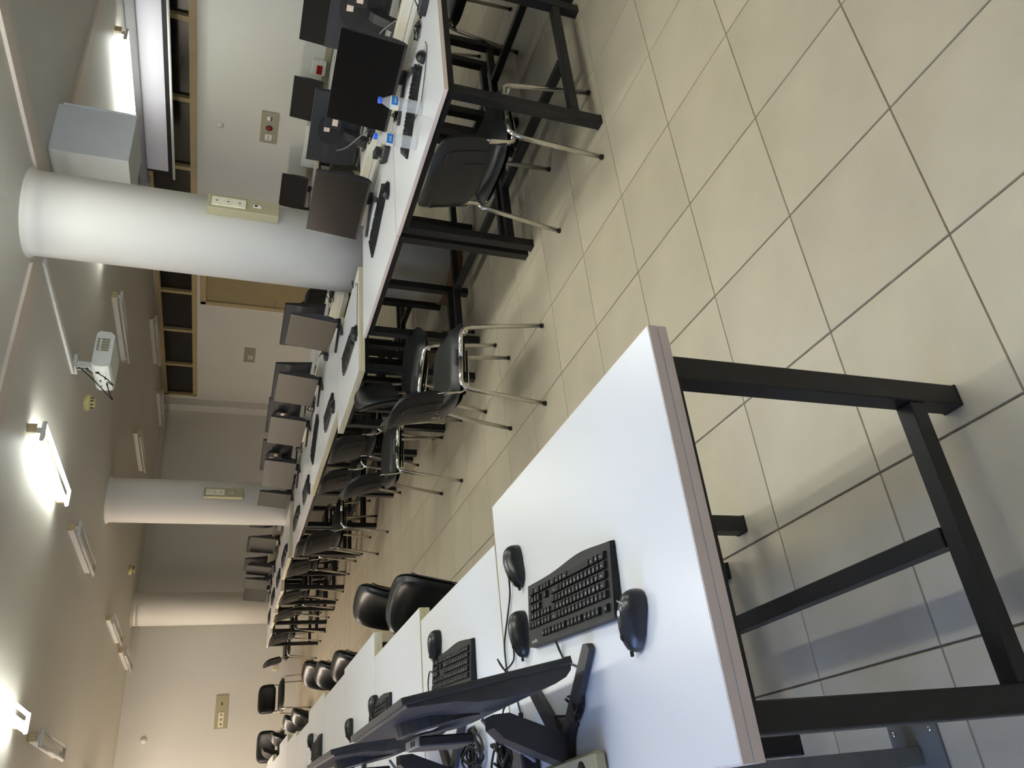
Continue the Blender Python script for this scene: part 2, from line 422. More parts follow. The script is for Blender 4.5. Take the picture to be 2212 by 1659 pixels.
for k, (y, lb) in enumerate(((12.95, 'white wall box with a red rocker beyond the nearest big monitor'), (18.6, 'white wall box with a dark rocker beside the nearest column'))):
    e = empty('wall_box', (X1, y * T, 2.2 * T), 0, lb, 'wall switch')
    MB().box((-0.05, -0.09, -0.08), (0, 0.11, 0.07), 0.004).build('housing', 'plastic_white', e)
    MB().box((-0.056, -0.03, -0.04), (-0.05, 0.09, 0.02), 0.002).build('rocker', 'power_red' if k == 0 else 'port_black', e)
e = empty('radiator', (X1, 15.9 * T, 0), 0, 'white ribbed panel radiator low on the right wall', 'radiator')
MB().box((-0.10, -0.34, 0.40), (-0.03, 0.34, 0.92), 0.008).build('panel', 'plastic_white', e)
for k in range(17):
    MB().box((-0.108, -0.33 + k * 0.04, 0.42), (-0.098, -0.31 + k * 0.04, 0.90)).build('rib', 'plastic_white', e)
MB().tube([(-0.05, 0.34, 0.88), (-0.05, 0.39, 0.88), (-0.05, 0.39, 0.0)], 0.009).build('pipe', 'plate_grey', e)
o = MB().box((X1 - 0.03, 9 * T, 1.90 * T), (X1, 20.4 * T, 2.08 * T), 0.003).build('wall_conduit', 'plate_grey'); tag(o, 'grey horizontal cable duct running along the right wall', 'cable duct')

# ceiling lamps ---------------------------------------------------------------
def make_lamp(lit, warm=False, bright=False):
    L_ = 3.35 * T
    e = empty('ceiling_lamp', (0, 0, 0), 0, 'x', 'ceiling lamp')
    MB().box((-0.03, 0.02, -0.055), (0.03, L_ - 0.02, 0), 0.004).build('housing', 'lamp_body', e)
    for y in (0.0, L_ - 0.02): MB().box((-0.032, y, -0.057), (0.032, y + 0.022, 0), 0.002).build('end_cap', 'lamp_cap', e)
    for y in (0.035, L_ - 0.05):
        MB().box((-0.075, y, -0.105), (0.075, y + 0.018, -0.075), 0.006).box((-0.02, y, -0.08), (0.02, y + 0.018, -0.05)).build('lamp_holder', 'lamp_body', e)
    for x in (-0.055, 0.055):
        MB().tube([(x, 0.05, -0.09), (x, L_ - 0.05, -0.09)], 0.014, 10).build('tube', 'tube_warm' if warm else 'tube_bright' if bright else 'tube_on' if lit else 'tube_off', e)
    return e
LAMPS_ON = [(2.0, 11.5, 'burning twin tube ceiling lamp above the aisle past the nearest column'), (-2.25, 11.7, 'burning twin tube ceiling lamp at the far left edge of the ceiling'),
            (12.1, 11.2, 'burning twin tube ceiling lamp beside the projection screen'), (8.3, 11.5, 'burning twin tube lamp hidden behind the nearest column')]
LAMPS_NEAR = [(2.0, 4.3, 'burning twin tube ceiling lamp overhead near the camera, right of the aisle'), (-2.25, 4.3, 'burning twin tube ceiling lamp overhead above the nearest desk row'),
            
            (2.0, -0.9, 'burning twin tube ceiling lamp behind the camera to the right'), (-2.25, -0.9, 'burning twin tube ceiling lamp right above the camera')]
LAMPS_WARM = [(-6.6, 20.5, 'burning warm twin tube lamp left of the far desks'), (-6.6, 24.9, 'burning warm twin tube lamp far left near the far wall'), (-6.6, 29.3, 'burning warm twin tube lamp in the far left corner')]
LAMPS_OFF = [(2.0, 16.5, 'unlit twin tube lamp beyond the burning one over the aisle'), (-2.3, 16.5, 'unlit twin tube lamp past the burning one at the left edge'),
             (8.4, 16.55, 'unlit twin tube lamp behind the projector'), (2.1, 25.2, 'unlit twin tube lamp over the far half of the aisle'),
             (2.1, 30.1, 'unlit twin tube lamp over the aisle closest to the far wall'), (8.45, 24.9, 'unlit twin tube lamp left of the middle column top'),
             (13.0, 24.5, 'unlit twin tube lamp close to the transom windows'), (13.0, 30.3, 'unlit twin tube lamp by the far end of the transom windows'),
             (-2.3, 25.2, 'unlit twin tube lamp over the far end of the left desks')]
p = make_lamp(True)
for k, (x, y, lb) in enumerate(LAMPS_ON): place(p, k == 0, (x * T, y * T, H), 0, lb, 'burning ceiling lamps') if k else None
place(p, True, (LAMPS_ON[0][0] * T, LAMPS_ON[0][1] * T, H), 0, LAMPS_ON[0][2], 'burning ceiling lamps')
p = make_lamp(True, False, True)
for k, (x, y, lb) in enumerate(LAMPS_NEAR[1:]): place(p, False, (x * T, y * T, H), 0, lb, 'burning lamps overhead')
place(p, True, (LAMPS_NEAR[0][0] * T, LAMPS_NEAR[0][1] * T, H), 0, LAMPS_NEAR[0][2], 'burning lamps overhead')
p = make_lamp(True, True)
for k, (x, y, lb) in enumerate(LAMPS_WARM[1:]): place(p, False, (x * T, y * T, H), 0, lb, 'warm burning ceiling lamps')
place(p, True, (LAMPS_WARM[0][0] * T, LAMPS_WARM[0][1] * T, H), 0, LAMPS_WARM[0][2], 'warm burning ceiling lamps')
p = make_lamp(False)
for k, (x, y, lb) in enumerate(LAMPS_OFF[1:]): place(p, False, (x * T, y * T, H), 0, lb, 'unlit ceiling lamps')
place(p, True, (LAMPS_OFF[0][0] * T, LAMPS_OFF[0][1] * T, H), 0, LAMPS_OFF[0][2], 'unlit ceiling lamps')

# smoke detectors
for x, y, lb in ((4.78, 15.84, 'cream smoke detector on the ceiling near the projector'), (4.97, 29.7, 'cream smoke detector on the ceiling toward the far wall')):
    e = empty('smoke_detector', (x * T, y * T, H), 0, lb, 'smoke detector')
    MB().lathe([(0.075, 0), (0.075, -0.035), (0.068, -0.045), (0.05, -0.048)], 24).build('base', 'detector_cream', e)
    MB().lathe([(0.045, -0.046), (0.045, -0.08), (0.03, -0.09), (0.001, -0.092)], 20).build('sensor_head', 'detector_cream', e)
    for k in range(8):
        a = 2 * PI * k / 8
        MB().bar((0.046 * math.cos(a), 0.046 * math.sin(a), -0.052), (0.046 * math.cos(a), 0.046 * math.sin(a), -0.076), 0.012, 0.005).build('slot', 'port_black', e)
# ceiling box
e = empty('ceiling_box', (5.87 * T, 8.84 * T, H), 0, 'pale grey sheet metal box hanging from the ceiling by the nearest column', 'metal box')
MB().box((0, 0, -1.24 * T), (1.09 * T, 1.15 * T, 0), 0.003).build('casing', 'box_grey', e)
MB().box((1.09 * T + 0.002, -0.006, -1.24 * T), (1.09 * T + 0.014, 1.15 * T, -0.03), 0.002).build('lid_flange', 'box_grey', e)
# projection screen
e = empty('projection_screen', (13.4 * T, 13.6 * T, 0), 0, 'pull down projection screen hanging before the transom windows', 'projection screen')
MB().box((-0.045, -4.0 * T, 6.70 * T), (0.065, 4.0 * T, H - 0.005), 0.006).build('casing', 'screen_case', e)
MB().box((-0.055, 3.9 * T, 6.66 * T), (0.07, 4.05 * T, H - 0.004), 0.004).build('end_cap', 'screen_case', e)
MB().box((0.0, -3.5 * T, 6.0 * T), (0.003, 3.52 * T, 6.74 * T)).build('border', 'screen_black', e)
MB().box((-0.003, -3.42 * T, 6.12 * T), (-0.0005, 3.42 * T, 6.735 * T)).build('fabric', 'screen_fabric', e)
MB().tube([(0.0, -3.72 * T, 5.97 * T), (0.0, 3.72 * T, 5.97 * T)], 0.015, 10).build('bottom_bar', 'plastic_white', e)
# cable raceway + projector
o = MB().box((4.44 * T, 10.1 * T, H - 0.02), (4.56 * T, 13.9 * T, H), 0.002).build('ceiling_raceway', 'plastic_white'); tag(o, 'thin white cable raceway across the ceiling to the projector', 'raceway')
e = empty('projector', (4.78 * T, 13.95 * T, 0), 0, 'white projector hanging upside down from a ceiling bracket', 'projector')
zt, zb = 6.54 * T, 6.18 * T
poly = [(-0.15, zb + 0.04), (-0.14, zb + 0.012), (-0.11, zb), (0.16, zb), (0.19, zb + 0.03), (0.195, zt - 0.03), (0.17, zt - 0.005), (-0.13, zt - 0.003), (-0.15, zt - 0.03)]
bd = MB().prism(poly, -0.21, 0.21, 'y').build('body', 'projector_white', e)
for r_ in range(2):
    for k in range(5):
        MB().box((0.0 + k * 0.026, -0.213, zb + 0.03 + r_ * 0.075), (0.019 + k * 0.026, -0.2095, zb + (0.09 if r_ == 0 else 0.125))).build('vent_slot', 'plate_grey', bd)
MB().lathe([(0.036, 0.195), (0.036, 0.215), (0.03, 0.22)], 20, (0, 0.1, (zb + zt) / 2), 'x').build('lens', 'port_black', e)
for y_, z_, w_, h_ in ((-0.10, 0.10, 0.03, 0.03), (-0.03, 0.05, 0.02, 0.012), (0.0, 0.05, 0.02, 0.012), (0.04, 0.09, 0.025, 0.012), (0.09, 0.045, 0.035, 0.014), (0.13, 0.09, 0.012, 0.012)):
    MB().box((-0.154, y_ - w_ / 2, zb + z_ - h_ / 2), (-0.1495, y_ + w_ / 2, zb + z_ + h_ / 2)).build('port', 'port_black', bd)
MB().box((-0.065, -0.03, zt), (-0.01, 0.03, H - 0.004), 0.004).build('bracket_post', 'plastic_white', e)
MB().box((-0.09, -0.07, H - 0.03), (0.03, 0.07, H), 0.003).box((-0.09, -0.05, zt - 0.004), (0.06, 0.06, zt + 0.02), 0.003).build('bracket_plate', 'plastic_white', e)
MB().tube([(-0.09, -0.04, H - 0.03), (-0.085, -0.035, H - 0.12), (-0.075, -0.01, zt + 0.06), (-0.12, 0.05, zt - 0.06), (-0.2, 0.02, zb - 0.02), (-0.19, -0.08, zb + 0.03), (-0.155, -0.10, zb + 0.10)], 0.005, 6, smooth_path=6).build('power_cord', 'cable_black', e)
MB().tube([(-0.085, -0.03, H - 0.04), (-0.08, -0.02, zt + 0.10), (-0.16, 0.06, zt - 0.02), (-0.25, 0.18, zb - 0.0), (-0.21, 0.17, zb + 0.02), (-0.155, 0.09, zb + 0.045)], 0.005, 6, smooth_path=6).build('signal_cable', 'cable_black', e)

# ================================================================== DESKS
FR = 1.81 * T                                     # top of the steel frame
def make_desk(w, l, kind, name_label, loc, group):
    """origin at the front-near corner; x runs 0..w (depth), y runs 0..l; kind 'A' single board, 'S' double board"""
    e = empty('desk', loc, 0, name_label, 'desk', group)
    ins = 0.012 if kind == 'A' else 0.035
    t = 0.02 if kind == 'A' else 0.04
    top = MB().box((0, 0, FR), (w, l, FR + t), 0.0008)
    tp = top.build('tabletop', 'desk_white', e)
    ed = 'edge_pink' if kind == 'A' else EDGE[0]
    n = 1 if kind == 'A' else 2
    for k in range(n):
        z0 = FR + k * 0.02 + 0.0012; z1 = z0 + 0.0176; q = 0.0014
        MB().box((-q, -q, z0), (w + q, 0.001, z1)).box((-q, l - 0.001, z0), (w + q, l + q, z1)).box((-q, 0, z0), (0.001, l, z1)).box((w - 0.001, 0, z0), (w + q, l, z1)).build('edge_band', ed, tp)
    s_ = 0.048
    for x in (ins + s_ / 2, w - ins - s_ / 2):
        for y in (ins + s_ / 2, l - ins - s_ / 2):
            lg = MB().bar((x, y, 0.004), (x, y, FR - 0.0005), s_, s_, bev=0.0025).build('leg', 'black_steel', e)
            MB().box((x - s_ / 2 - 0.001, y - s_ / 2 - 0.001, 0), (x + s_ / 2 + 0.001, y + s_ / 2 + 0.001, 0.007), 0.001).build('foot_cap', 'rubber', lg)
    r = 0.03
    for x in (ins + s_ / 2, w - ins - s_ / 2):
        MB().bar((x, ins + s_, FR - r / 2 - 0.001), (x, l - ins - s_, FR - r / 2 - 0.001), s_, r).build('long_rail', 'black_steel', e)
    for y in (ins + s_ / 2, l - ins - s_ / 2):
        MB().bar((ins + s_, y, FR - r / 2 - 0.001), (w - ins - s_, y, FR - r / 2 - 0.001), s_ - 0.002, r).build('end_rail', 'black_steel', e)
        MB().bar((ins + s_, y, 0.125), (w - ins - s_, y, 0.125), 0.04, 0.04, bev=0.002).build('foot_rail', 'black_steel', e)
    MB().bar((w / 2, ins + s_, 0.125), (w / 2, l - ins - s_, 0.125), 0.04, 0.04, bev=0.002).build('stretcher', 'black_steel', e)
    return e
EDGE = ['edge_pink']
ORD = ['nearest', 'second', 'third', 'fourth', 'fifth', 'sixth', 'seventh', 'eighth', 'ninth', 'tenth', 'eleventh', 'twelfth', 'thirteenth']
LEFT = [(-2.69, .24, 2.54), (-2.95, 2.57, 4.72), (-2.82, 4.77, 6.99), (-2.54, 7.02, 9.27), (-2.60, 9.30, 11.40), (-2.50, 11.43, 13.62), (-2.68, 13.65, 15.79),
        (-2.58, 15.82, 17.83), (-2.40, 17.86, 20.04), (-2.62, 20.07, 22.15), (-2.43, 22.18, 24.3), (-2.55, 24.33, 26.5), (-2.45, 26.53, 28.7)]
for k, (xf, a, b) in enumerate(LEFT):
    EDGE[0] = 'edge_pink' if k < 1 else 'edge_cream'
    lb = 'white desk with pinkish edge in the foreground holding three mice' if k == 0 else '%s white desk from the camera in the left row' % ORD[k]
    make_desk(1.80 * T, (b - a) * T, 'S', lb, ((xf - 1.80) * T, a * T, 0), 'left row of white desks')
EDGE[0] = 'edge_cream'
RIGHT = [(2.12, 3.02, 5.42, 'A', 2.15, 'white thin-topped desk with two water bottles on it'), (2.14, 5.46, 7.92, 'A', 2.15, 'white thin-topped desk right before the nearest column'),
         (1.62, 8.06, 10.26, 'S', 2.0, 'white thick-topped desk standing just past the nearest column'), (2.12, 10.30, 12.46, 'S', 2.0, 'second white desk past the nearest column'),
         (2.14, 12.50, 14.56, 'S', 2.0, 'third white desk past the nearest column'), (2.20, 14.60, 16.95, 'A', 2.3, 'fourth desk past the nearest column, thin-topped'),
         (2.22, 17.0, 19.3, 'A', 2.3, 'last desk before the middle column, thin-topped'), (2.40, 19.95, 22.1, 'S', 1.7, 'white desk squeezed beside the middle column'),
         (2.08, 22.2, 24.3, 'S', 1.9, 'first white desk past the middle column'), (1.95, 24.35, 26.5, 'S', 1.9, 'second white desk past the middle column'),
         (1.80, 26.55, 28.9, 'A', 1.9, 'thin-topped desk ending the column row near the far wall')]
for (xf, a, b, kd, w, lb) in RIGHT: make_desk(w * T, (b - a) * T, kd, lb, (xf * T, a * T, 0), 'desks of the column row, aisle side')
RBACK = [(4.34, 3.0, 5.4), (4.34, 5.45, 7.85), (4.2, 9.75, 11.95), (4.2, 12.0, 14.2), (4.56, 14.25, 16.45), (4.56, 16.5, 18.7), (4.5, 23.0, 25.2), (4.1, 25.25, 27.4), (4.1, 27.45, 29.6)]
for k, (xf, a, b) in enumerate(RBACK):
    make_desk(1.9 * T, (b - a) * T, 'S', '%s white desk backing onto the column row from the window side' % ORD[k], (xf * T, a * T, 0), 'desks of the column row, window side')
WROW = [(12.35, 9.5, 11.8), (12.35, 11.9, 14.2), (12.35, 16.0, 18.3)]
for k, (xf, a, b) in enumerate(WROW):
    make_desk(1.75 * T, (b - a) * T, 'S', '%s white desk of the row along the transom wall' % ORD[k], (xf * T, a * T, 0), 'desks along the transom wall')

# ================================================================== CHAIRS
def make_chair():
    """origin on the floor under the seat centre, sitter faces +x"""
    e = empty('visitor_chair', (0, 0, 0), 0, 'x', 'chair')
    w, zs = 0.255, 0.435
    r = 0.0115
    for s_ in (-1, 1):
        y = s_ * 0.235; yf = s_ * w
        f = MB().tube([(0.205, yf, 0.012), (0.165, y, zs - 0.06), (0.155, y, zs - 0.022), (0.135, y, zs - 0.004), (0.105, y, zs), (0.0, y, zs)], r, 10).build('leg', 'chrome', e)
        MB().lathe([(0.0125, 0), (0.013, 0.012), (0.0118, 0.014)], 10, (0.205, yf, 0.0)).build('foot_cap', 'rubber', f)
        f = MB().tube([(-0.212, yf, 0.012), (-0.165, y, zs - 0.06), (-0.155, y, zs - 0.022), (-0.135, y, zs - 0.004), (-0.105, y, zs), (0.0, y, zs)], r, 10).build('leg', 'chrome', e)
        MB().lathe([(0.0125, 0), (0.013, 0.012), (0.0118, 0.014)], 10, (-0.212, yf, 0.0)).build('foot_cap', 'rubber', f)
        MB().tube([(0.05, s_ * 0.19, 0.392), (-0.11, s_ * 0.195, 0.388), (-0.150, s_ * 0.197, 0.396), (-0.172, s_ * 0.197, 0.43), (-0.180, s_ * 0.195, 0.50), (-0.190, s_ * 0.19, 0.55)], 0.015, 10, ry=0.006).build('back_support', 'chrome', e)
    for x in (0.14, -0.14): MB().tube([(x, -0.235, zs - 0.03), (x, 0.235, zs - 0.03)], 0.009, 8).build('crossbar', 'chrome', e)
    # seat cushion
    def sq(u, v):                                 # map a square to a rounded square
        a, b = 2 * u - 1, 2 * v - 1
        n = 5.0; m = max(abs(a), abs(b)); 
        if m < 1e-6: return 0.0, 0.0, 0.0
        k = m / ((abs(a) ** n + abs(b) ** n) ** (1 / n))
        return a * k, b * k, m
    def top(u, v):
        a, b, m = sq(u, v); z = 0.045 * (1 - m ** 6) ** 0.5
        return (a * 0.22, b * 0.218, 0.432 + z - 0.022 * max(0, a) ** 3 - 0.006 * (1 - b * b))
    def bot(u, v):
        a, b, m = sq(u, v); return (a * 0.22, b * 0.218, 0.432 - 0.018 * (1 - m ** 6) ** 0.5 - 0.022 * max(0, a) ** 3)
    MB().grid(top, 14, 14).grid(bot, 14, 14).build('seat', 'vinyl', e)
    MB().grid(lambda u, v: (sq(u, v)[0] * 0.20, sq(u, v)[1] * 0.2, 0.405 - 0.014 * (1 - sq(u, v)[2] ** 6) ** 0.5), 8, 8).grid(lambda u, v: (sq(u, v)[0] * 0.20, sq(u, v)[1] * 0.2, 0.414), 4, 4).build('seat_pan', 'shell_plastic', e)
    # backrest: z 0.50..0.76, tilted, curved around the sitter
    def bk(a, b, off):
        y = a * 0.222 * (1 - 0.10 * max(0, b) ** 3); z = 0.628 + b * 0.132
        x = -0.222 - (z - 0.5) * 0.24 + 0.055 * a * a + off
        x += -0.03 * max(0, b) ** 2 * 0.6
        return (x, y, z)
    def front(u, v):
        a, b, m = sq(u, v); return bk(a, b, 0.038 * (1 - m ** 6) ** 0.5)
    def back(u, v):
        a, b, m = sq(u, v); return bk(a, b, -0.012 * (1 - m ** 6) ** 0.5)
    MB().grid(front, 14, 14).grid(back, 14, 14).build('backrest', 'vinyl', e)
    def shell(u, v):
        a, b, m = sq(u, v); return bk(a * 0.99, b * 0.985, -0.012 - 0.016 * (1 - m ** 10) ** 0.5)
    sh = MB().grid(shell, 14, 14).grid(lambda u, v: bk(sq(u, v)[0] * 0.99, sq(u, v)[1] * 0.985, -0.011), 14, 14).build('back_shell', 'shell_plastic', e)
    pts = [bk(a, b, -0.0305) for a, b in ((-0.78, -0.9), (-0.78, 0.3), (-0.62, 0.55), (0.62, 0.55), (0.78, 0.3), (0.78, -0.9))]
    MB().tube(pts, 0.003, 5, smooth_path=4).build('moulded_rib', 'shell_plastic', sh)
    pts = [bk(a, b, -0.0305) for a, b in ((-0.5, -0.9), (-0.45, -0.05), (0.45, -0.05))]
    MB().tube(pts, 0.0025, 5, smooth_path=4).build('moulded_rib', 'shell_plastic', sh)
    return e
CH = [  # x, y, heading, label, group
 (2.28, 3.83, 0, 'black chair pushed under the desk with the water bottles, its back to the aisle', 'R'),
 (0.53, 6.07, -12, 'black chair with chrome legs standing free in the aisle, nearest the camera', 'R'),
 (1.72, 7.88, -42, 'black chair turned toward the camera behind the free standing chair', 'R'),
 (1.02, 9.74, -12, 'second free standing black chair in the aisle, beside the first thick desk', 'R'),
 (2.45, 11.5, 0, 'black chair pushed under the second desk past the nearest column', 'R'),
 (2.5, 13.2, -3, 'black chair half under the third desk past the nearest column', 'R'),
 (2.06, 16.02, 6, 'black chair in front of the fourth desk past the nearest column', 'R'),
 (2.74, 18.25, 2, 'black chair tucked under the last desk before the middle column', 'R'),
 (2.85, 20.6, 0, 'black chair beside the middle column', 'R'),
 (2.65, 22.95, -3, 'first black chair past the middle column in the aisle row', 'R'),
 (2.60, 24.95, 0, 'second black chair past the middle column in the aisle row', 'R'),
 (2.30, 27.2, 2, 'third black chair past the middle column in the aisle row', 'R'),
 (2.00, 29.6, -8, 'black chair at the very end of the column row near the far wall', 'R'),
 (6.15, 4.25, 180, 'black chair on the window side at the top edge behind the bottle desk', 'W'),
 (6.85, 7.0, 184, 'black chair on the window side behind the second near desk', 'W'),
 (10.9, 12.3, -8, 'black chair standing between the desk rows, seen between two near monitors', 'W'),
 (12.0, 14.9, -4, 'black chair by the transom wall desks, just above the radiator end', 'W'),
 (12.2, 20.9, -6, 'black chair near the door, partly behind the nearest column', 'W'),
 (10.8, 18.2, -5, 'black chair in front of the door behind the first desk past the column', 'W'),
 (-3.02, 5.85, 200, 'black chair tucked in at the third desk of the left row, large in front', 'L'),
 (-2.46, 8.22, 191, 'second black chair of the left row, just behind the large one', 'L'),
 (-2.87, 10.4, 192, 'black chair back rising over the fifth desk of the left row', 'L'),
 (-2.6, 12.6, 190, 'black chair back at the sixth desk of the left row', 'L'),
 (-2.16, 14.9, 194, 'black chair standing out from the seventh desk of the left row', 'L'),
 (-2.75, 17.1, 185, 'black chair at the eighth desk of the left row', 'L'),
 (-2.6, 19.3, 186, 'black chair at the ninth desk of the left row', 'L'),
 (-2.5, 23.5, 186, 'black chair at the eleventh desk of the left row', 'L'),
 (-2.5, 27.6, 182, 'black chair at the last desk of the left row', 'L'),
 (0.45, 31.15, -84, 'black chair standing alone before the far wall facing the camera', 'F'),
 (-1.45, 30.3, -96, 'black chair before the far wall at the bottom left of the aisle', 'F')]
GR = {'R': 'chairs along the column row', 'W': 'chairs on the window side', 'L': 'chairs along the left row', 'F': 'chairs before the far wall'}
pc = make_chair()
for (x, y, a, lb, g) in CH[1:]: place(pc, False, (x * T, y * T, 0), math.radians(a), lb, GR[g])
place(pc, True, (CH[0][0] * T, CH[0][1] * T, 0), 0, CH[0][3], GR['R'])

# ================================================================== MONITORS  (local: viewer at -y, screen centre at z 0.215)
def make_monitor(pc_kind):
    e = empty('monitor', (0, 0, 0), 0, 'x', 'monitor')
    ti = math.radians(10 if pc_kind == 'L' else 6); zc = 0.226 if pc_kind == 'L' else 0.215; sx = -0.06 if pc_kind == 'L' else 0.0
    hs = empty('display_pivot', (0, 0, zc)); hs.rotation_euler = (-ti, 0, 0)
    R = Matrix.Translation((0, 0, zc)) @ Matrix.Rotation(-ti, 4, 'X')
    bpy.data.objects.remove(hs)
    def tr(mb): bmesh.ops.transform(mb.bm, matrix=R, verts=mb.bm.verts[:]); return mb
    tr(MB().box((-0.272, 0, -0.164), (0.272, 0.012, 0.164), 0.0015)).build('bezel', 'monitor_plastic', e)
    tr(MB().box((-0.270, -0.0008, -0.150), (0.270, 0.0002, 0.162))).build('screen', 'screen_glass', e)
    tr(MB().box((-0.271, -0.002, -0.164), (0.271, 0.0002, -0.150))).build('chin', 'monitor_plastic', e)
    # bulged rear cover with rounded lower end
    prof = [(0.012, 0.158), (0.017, 0.155), (0.026, 0.07), (0.036, 0.03), (0.041, -0.02), (0.042, -0.09), (0.039, -0.12), (0.032, -0.145), (0.022, -0.158), (0.012, -0.162)]
    tr(MB().prism(prof, -0.268, 0.268, 'x')).build('rear_cover', 'monitor_ribbed', e)
    tr(MB().prism([(0.11 * math.cos(2 * PI * k / 24), 0.035 + 0.085 * math.sin(2 * PI * k / 24)) for k in range(24)], 0.015, 0.0445, 'y')).build('mount_cover', 'monitor_plastic', e)
    # neck leaning forward from the heel to the back of the display
    MB().prism([(0.042, 0.165), (0.066, 0.165), (0.086, 0.145), (0.137, 0.03), (0.137, 0.008), (0.085, 0.008), (0.08, 0.03), (0.040, 0.13)], -0.027 + sx, 0.027 + sx, 'x').build('neck', 'monitor_plastic', e)
    b = MB()
    for s_ in (-1, 1):
        b.prism([(sx + s_ * 0.03, 0.135), (sx, 0.155), (sx, 0.085), (sx + s_ * 0.16, -0.06), (sx + s_ * 0.178, -0.058), (sx + s_ * 0.186, -0.045), (sx + s_ * 0.04, 0.10)], 0.001, 0.014, 'z')
    b.build('stand_base', 'monitor_plastic', e)
    if pc_kind == 'L':
        bx = MB().box((0.03, 0.060, 0.170), (0.15, 0.080, 0.285), 0.003).build('mini_computer', 'device_black', e)
        MB().box((0.033, 0.061, 0.285), (0.147, 0.079, 0.289), 0.001).build('port_panel', 'device_silver', bx)
        for k in range(2): MB().box((0.06 + k * 0.022, 0.065, 0.2888), (0.074 + k * 0.022, 0.075, 0.2900)).build('usb_port', 'port_black', bx)
    else:
        bx = MB().box((-0.13, 0.072, 0.19), (-0.045, 0.092, 0.295), 0.003).build('mini_computer', 'device_black', e)
        MB().box((-0.118, 0.092, 0.215), (-0.07, 0.0926, 0.25)).build('sticker', 'sticker', bx)
    st = tr(MB().box((-0.040, 0.0446, 0.045), (0.012, 0.0452, 0.082))); st = st.build('sticker', 'sticker', e)
    if pc_kind == 'L':
        tr(MB().box((-0.028, 0.0453, 0.078), (0.006, 0.0455, 0.080)).box((-0.028, 0.0453, 0.073), (0.0, 0.0455, 0.075)).box((-0.028, 0.0453, 0.067), (-0.008, 0.0455, 0.069)).box((0.002, 0.0453, 0.058), (0.014, 0.0455, 0.07))).build('printing', 'print_dark', st)
    return e
DS, DA = FR + 0.0415, FR + 0.0215
def put_mon(proto, first, x, y, z, ang, lb, g):
    return place(proto, first, (x * T, y * T, z), math.radians(ang), lb, g)
ML = make_monitor('L'); MR = make_monitor('R')
LM = [(-4.02, 1.85, -0.7), (-4.0, 4.02, -0.7), (-3.98, 8.15, 0), (-3.95, 10.4, 0), (-3.9, 12.6, 0), (-3.9, 14.8, 0), (-3.9, 16.9, 0), (-3.9, 19.0, 0), (-3.9, 21.1, 0)]
for k, (x, y, a) in enumerate(LM[1:]): put_mon(ML, False, x, y, DS, 90 + a, '%s monitor of the left row, seen from behind' % ORD[k + 1], 'monitors of the left row')
put_mon(ML, True, LM[0][0], LM[0][1], DS, 90, 'nearest monitor in front, seen from above and behind with an asset sticker', 'monitors of the left row')
RM = [(3.86, 4.58, DA, 3, 'large black monitor behind the two water bottles'), (3.92, 7.03, DA, -1, 'black monitor just in front of the nearest column'),
      (3.55, 10.12, DS, -9, 'first reflecting monitor past the nearest column'), (3.91, 12.95, DS, -3, 'second reflecting monitor past the nearest column'),
      (4.0, 15.2, DS, 1, 'third reflecting monitor past the nearest column'), (4.12, 18.1, DA, 8, 'fourth reflecting monitor past the nearest column'),
      (4.15, 20.04, DA, -4, 'narrow looking monitor right before the middle column'), (4.0, 23.74, DS, 2, 'first monitor past the middle column, facing the aisle'),
      (3.68, 25.51, DS, -4, 'second monitor past the middle column, facing the aisle'), (3.6, 26.9, DS, -2, 'third monitor past the middle column, facing the aisle'),
      (3.75, 29.0, DS, 6, 'last monitor of the column row, alone before the farthest column')]
RM[-1] = (3.62, 28.35, DA, 6, RM[-1][4])
for k, (x, y, z, a, lb) in enumerate(RM): put_mon(MR, k == len(RM) - 1, x, y, z, -90 + a, lb, 'monitors facing the aisle') if k < len(RM) - 1 else None
k = len(RM) - 1; 
BM = [(5.45, 4.62, 5, 'dark monitor seen from behind at the top edge with a sticker on its box'), (5.67, 7.05, 8, 'dark monitor seen from behind between the two black screens'),
      (5.9, 10.0, 0, 'dark monitor seen from behind partly hidden by the nearest column'), (4.98, 11.95, 6, 'dark monitor behind the first reflecting screen'),
      (5.0, 14.4, 8, 'dark monitor behind the second reflecting screen'), (5.15, 16.5, 14, 'dark monitor behind the third reflecting screen'),
      (4.95, 18.55, 14, 'dark monitor behind the fourth reflecting screen'), (5.2, 24.3, 6, 'dark monitor just past the middle column, seen from behind'),
      (5.0, 26.5, 5, 'second dark monitor past the middle column seen from behind'), (4.85, 28.4, 2, 'third dark monitor past the middle column seen from behind')]
for (x, y, a, lb) in BM: put_mon(MR, False, x, y, DS, 90 + a, lb, 'monitors facing the window side')
WM = [(13.55, 10.85, 'black monitor by the transom wall at the top edge'), (13.55, 13.47, 'black monitor by the transom wall under the red socket plate'), (13.5, 17.2, 'black monitor by the transom wall next to the nearest column')]
for (x, y, lb) in WM:
    o = put_mon(MR, False, x, y, DS, -86, lb, 'monitors along the transom wall')
    for ch in COL.objects:
        if ch.parent == o and ch.name.startswith('screen'):
            ch.data = ch.data.copy(); ch.data.materials[0] = MATS['screen_matte']
x, y, z, a, lb = RM[-1]; put_mon(MR, True, x, y, z, -90 + a, lb, 'monitors facing the aisle')

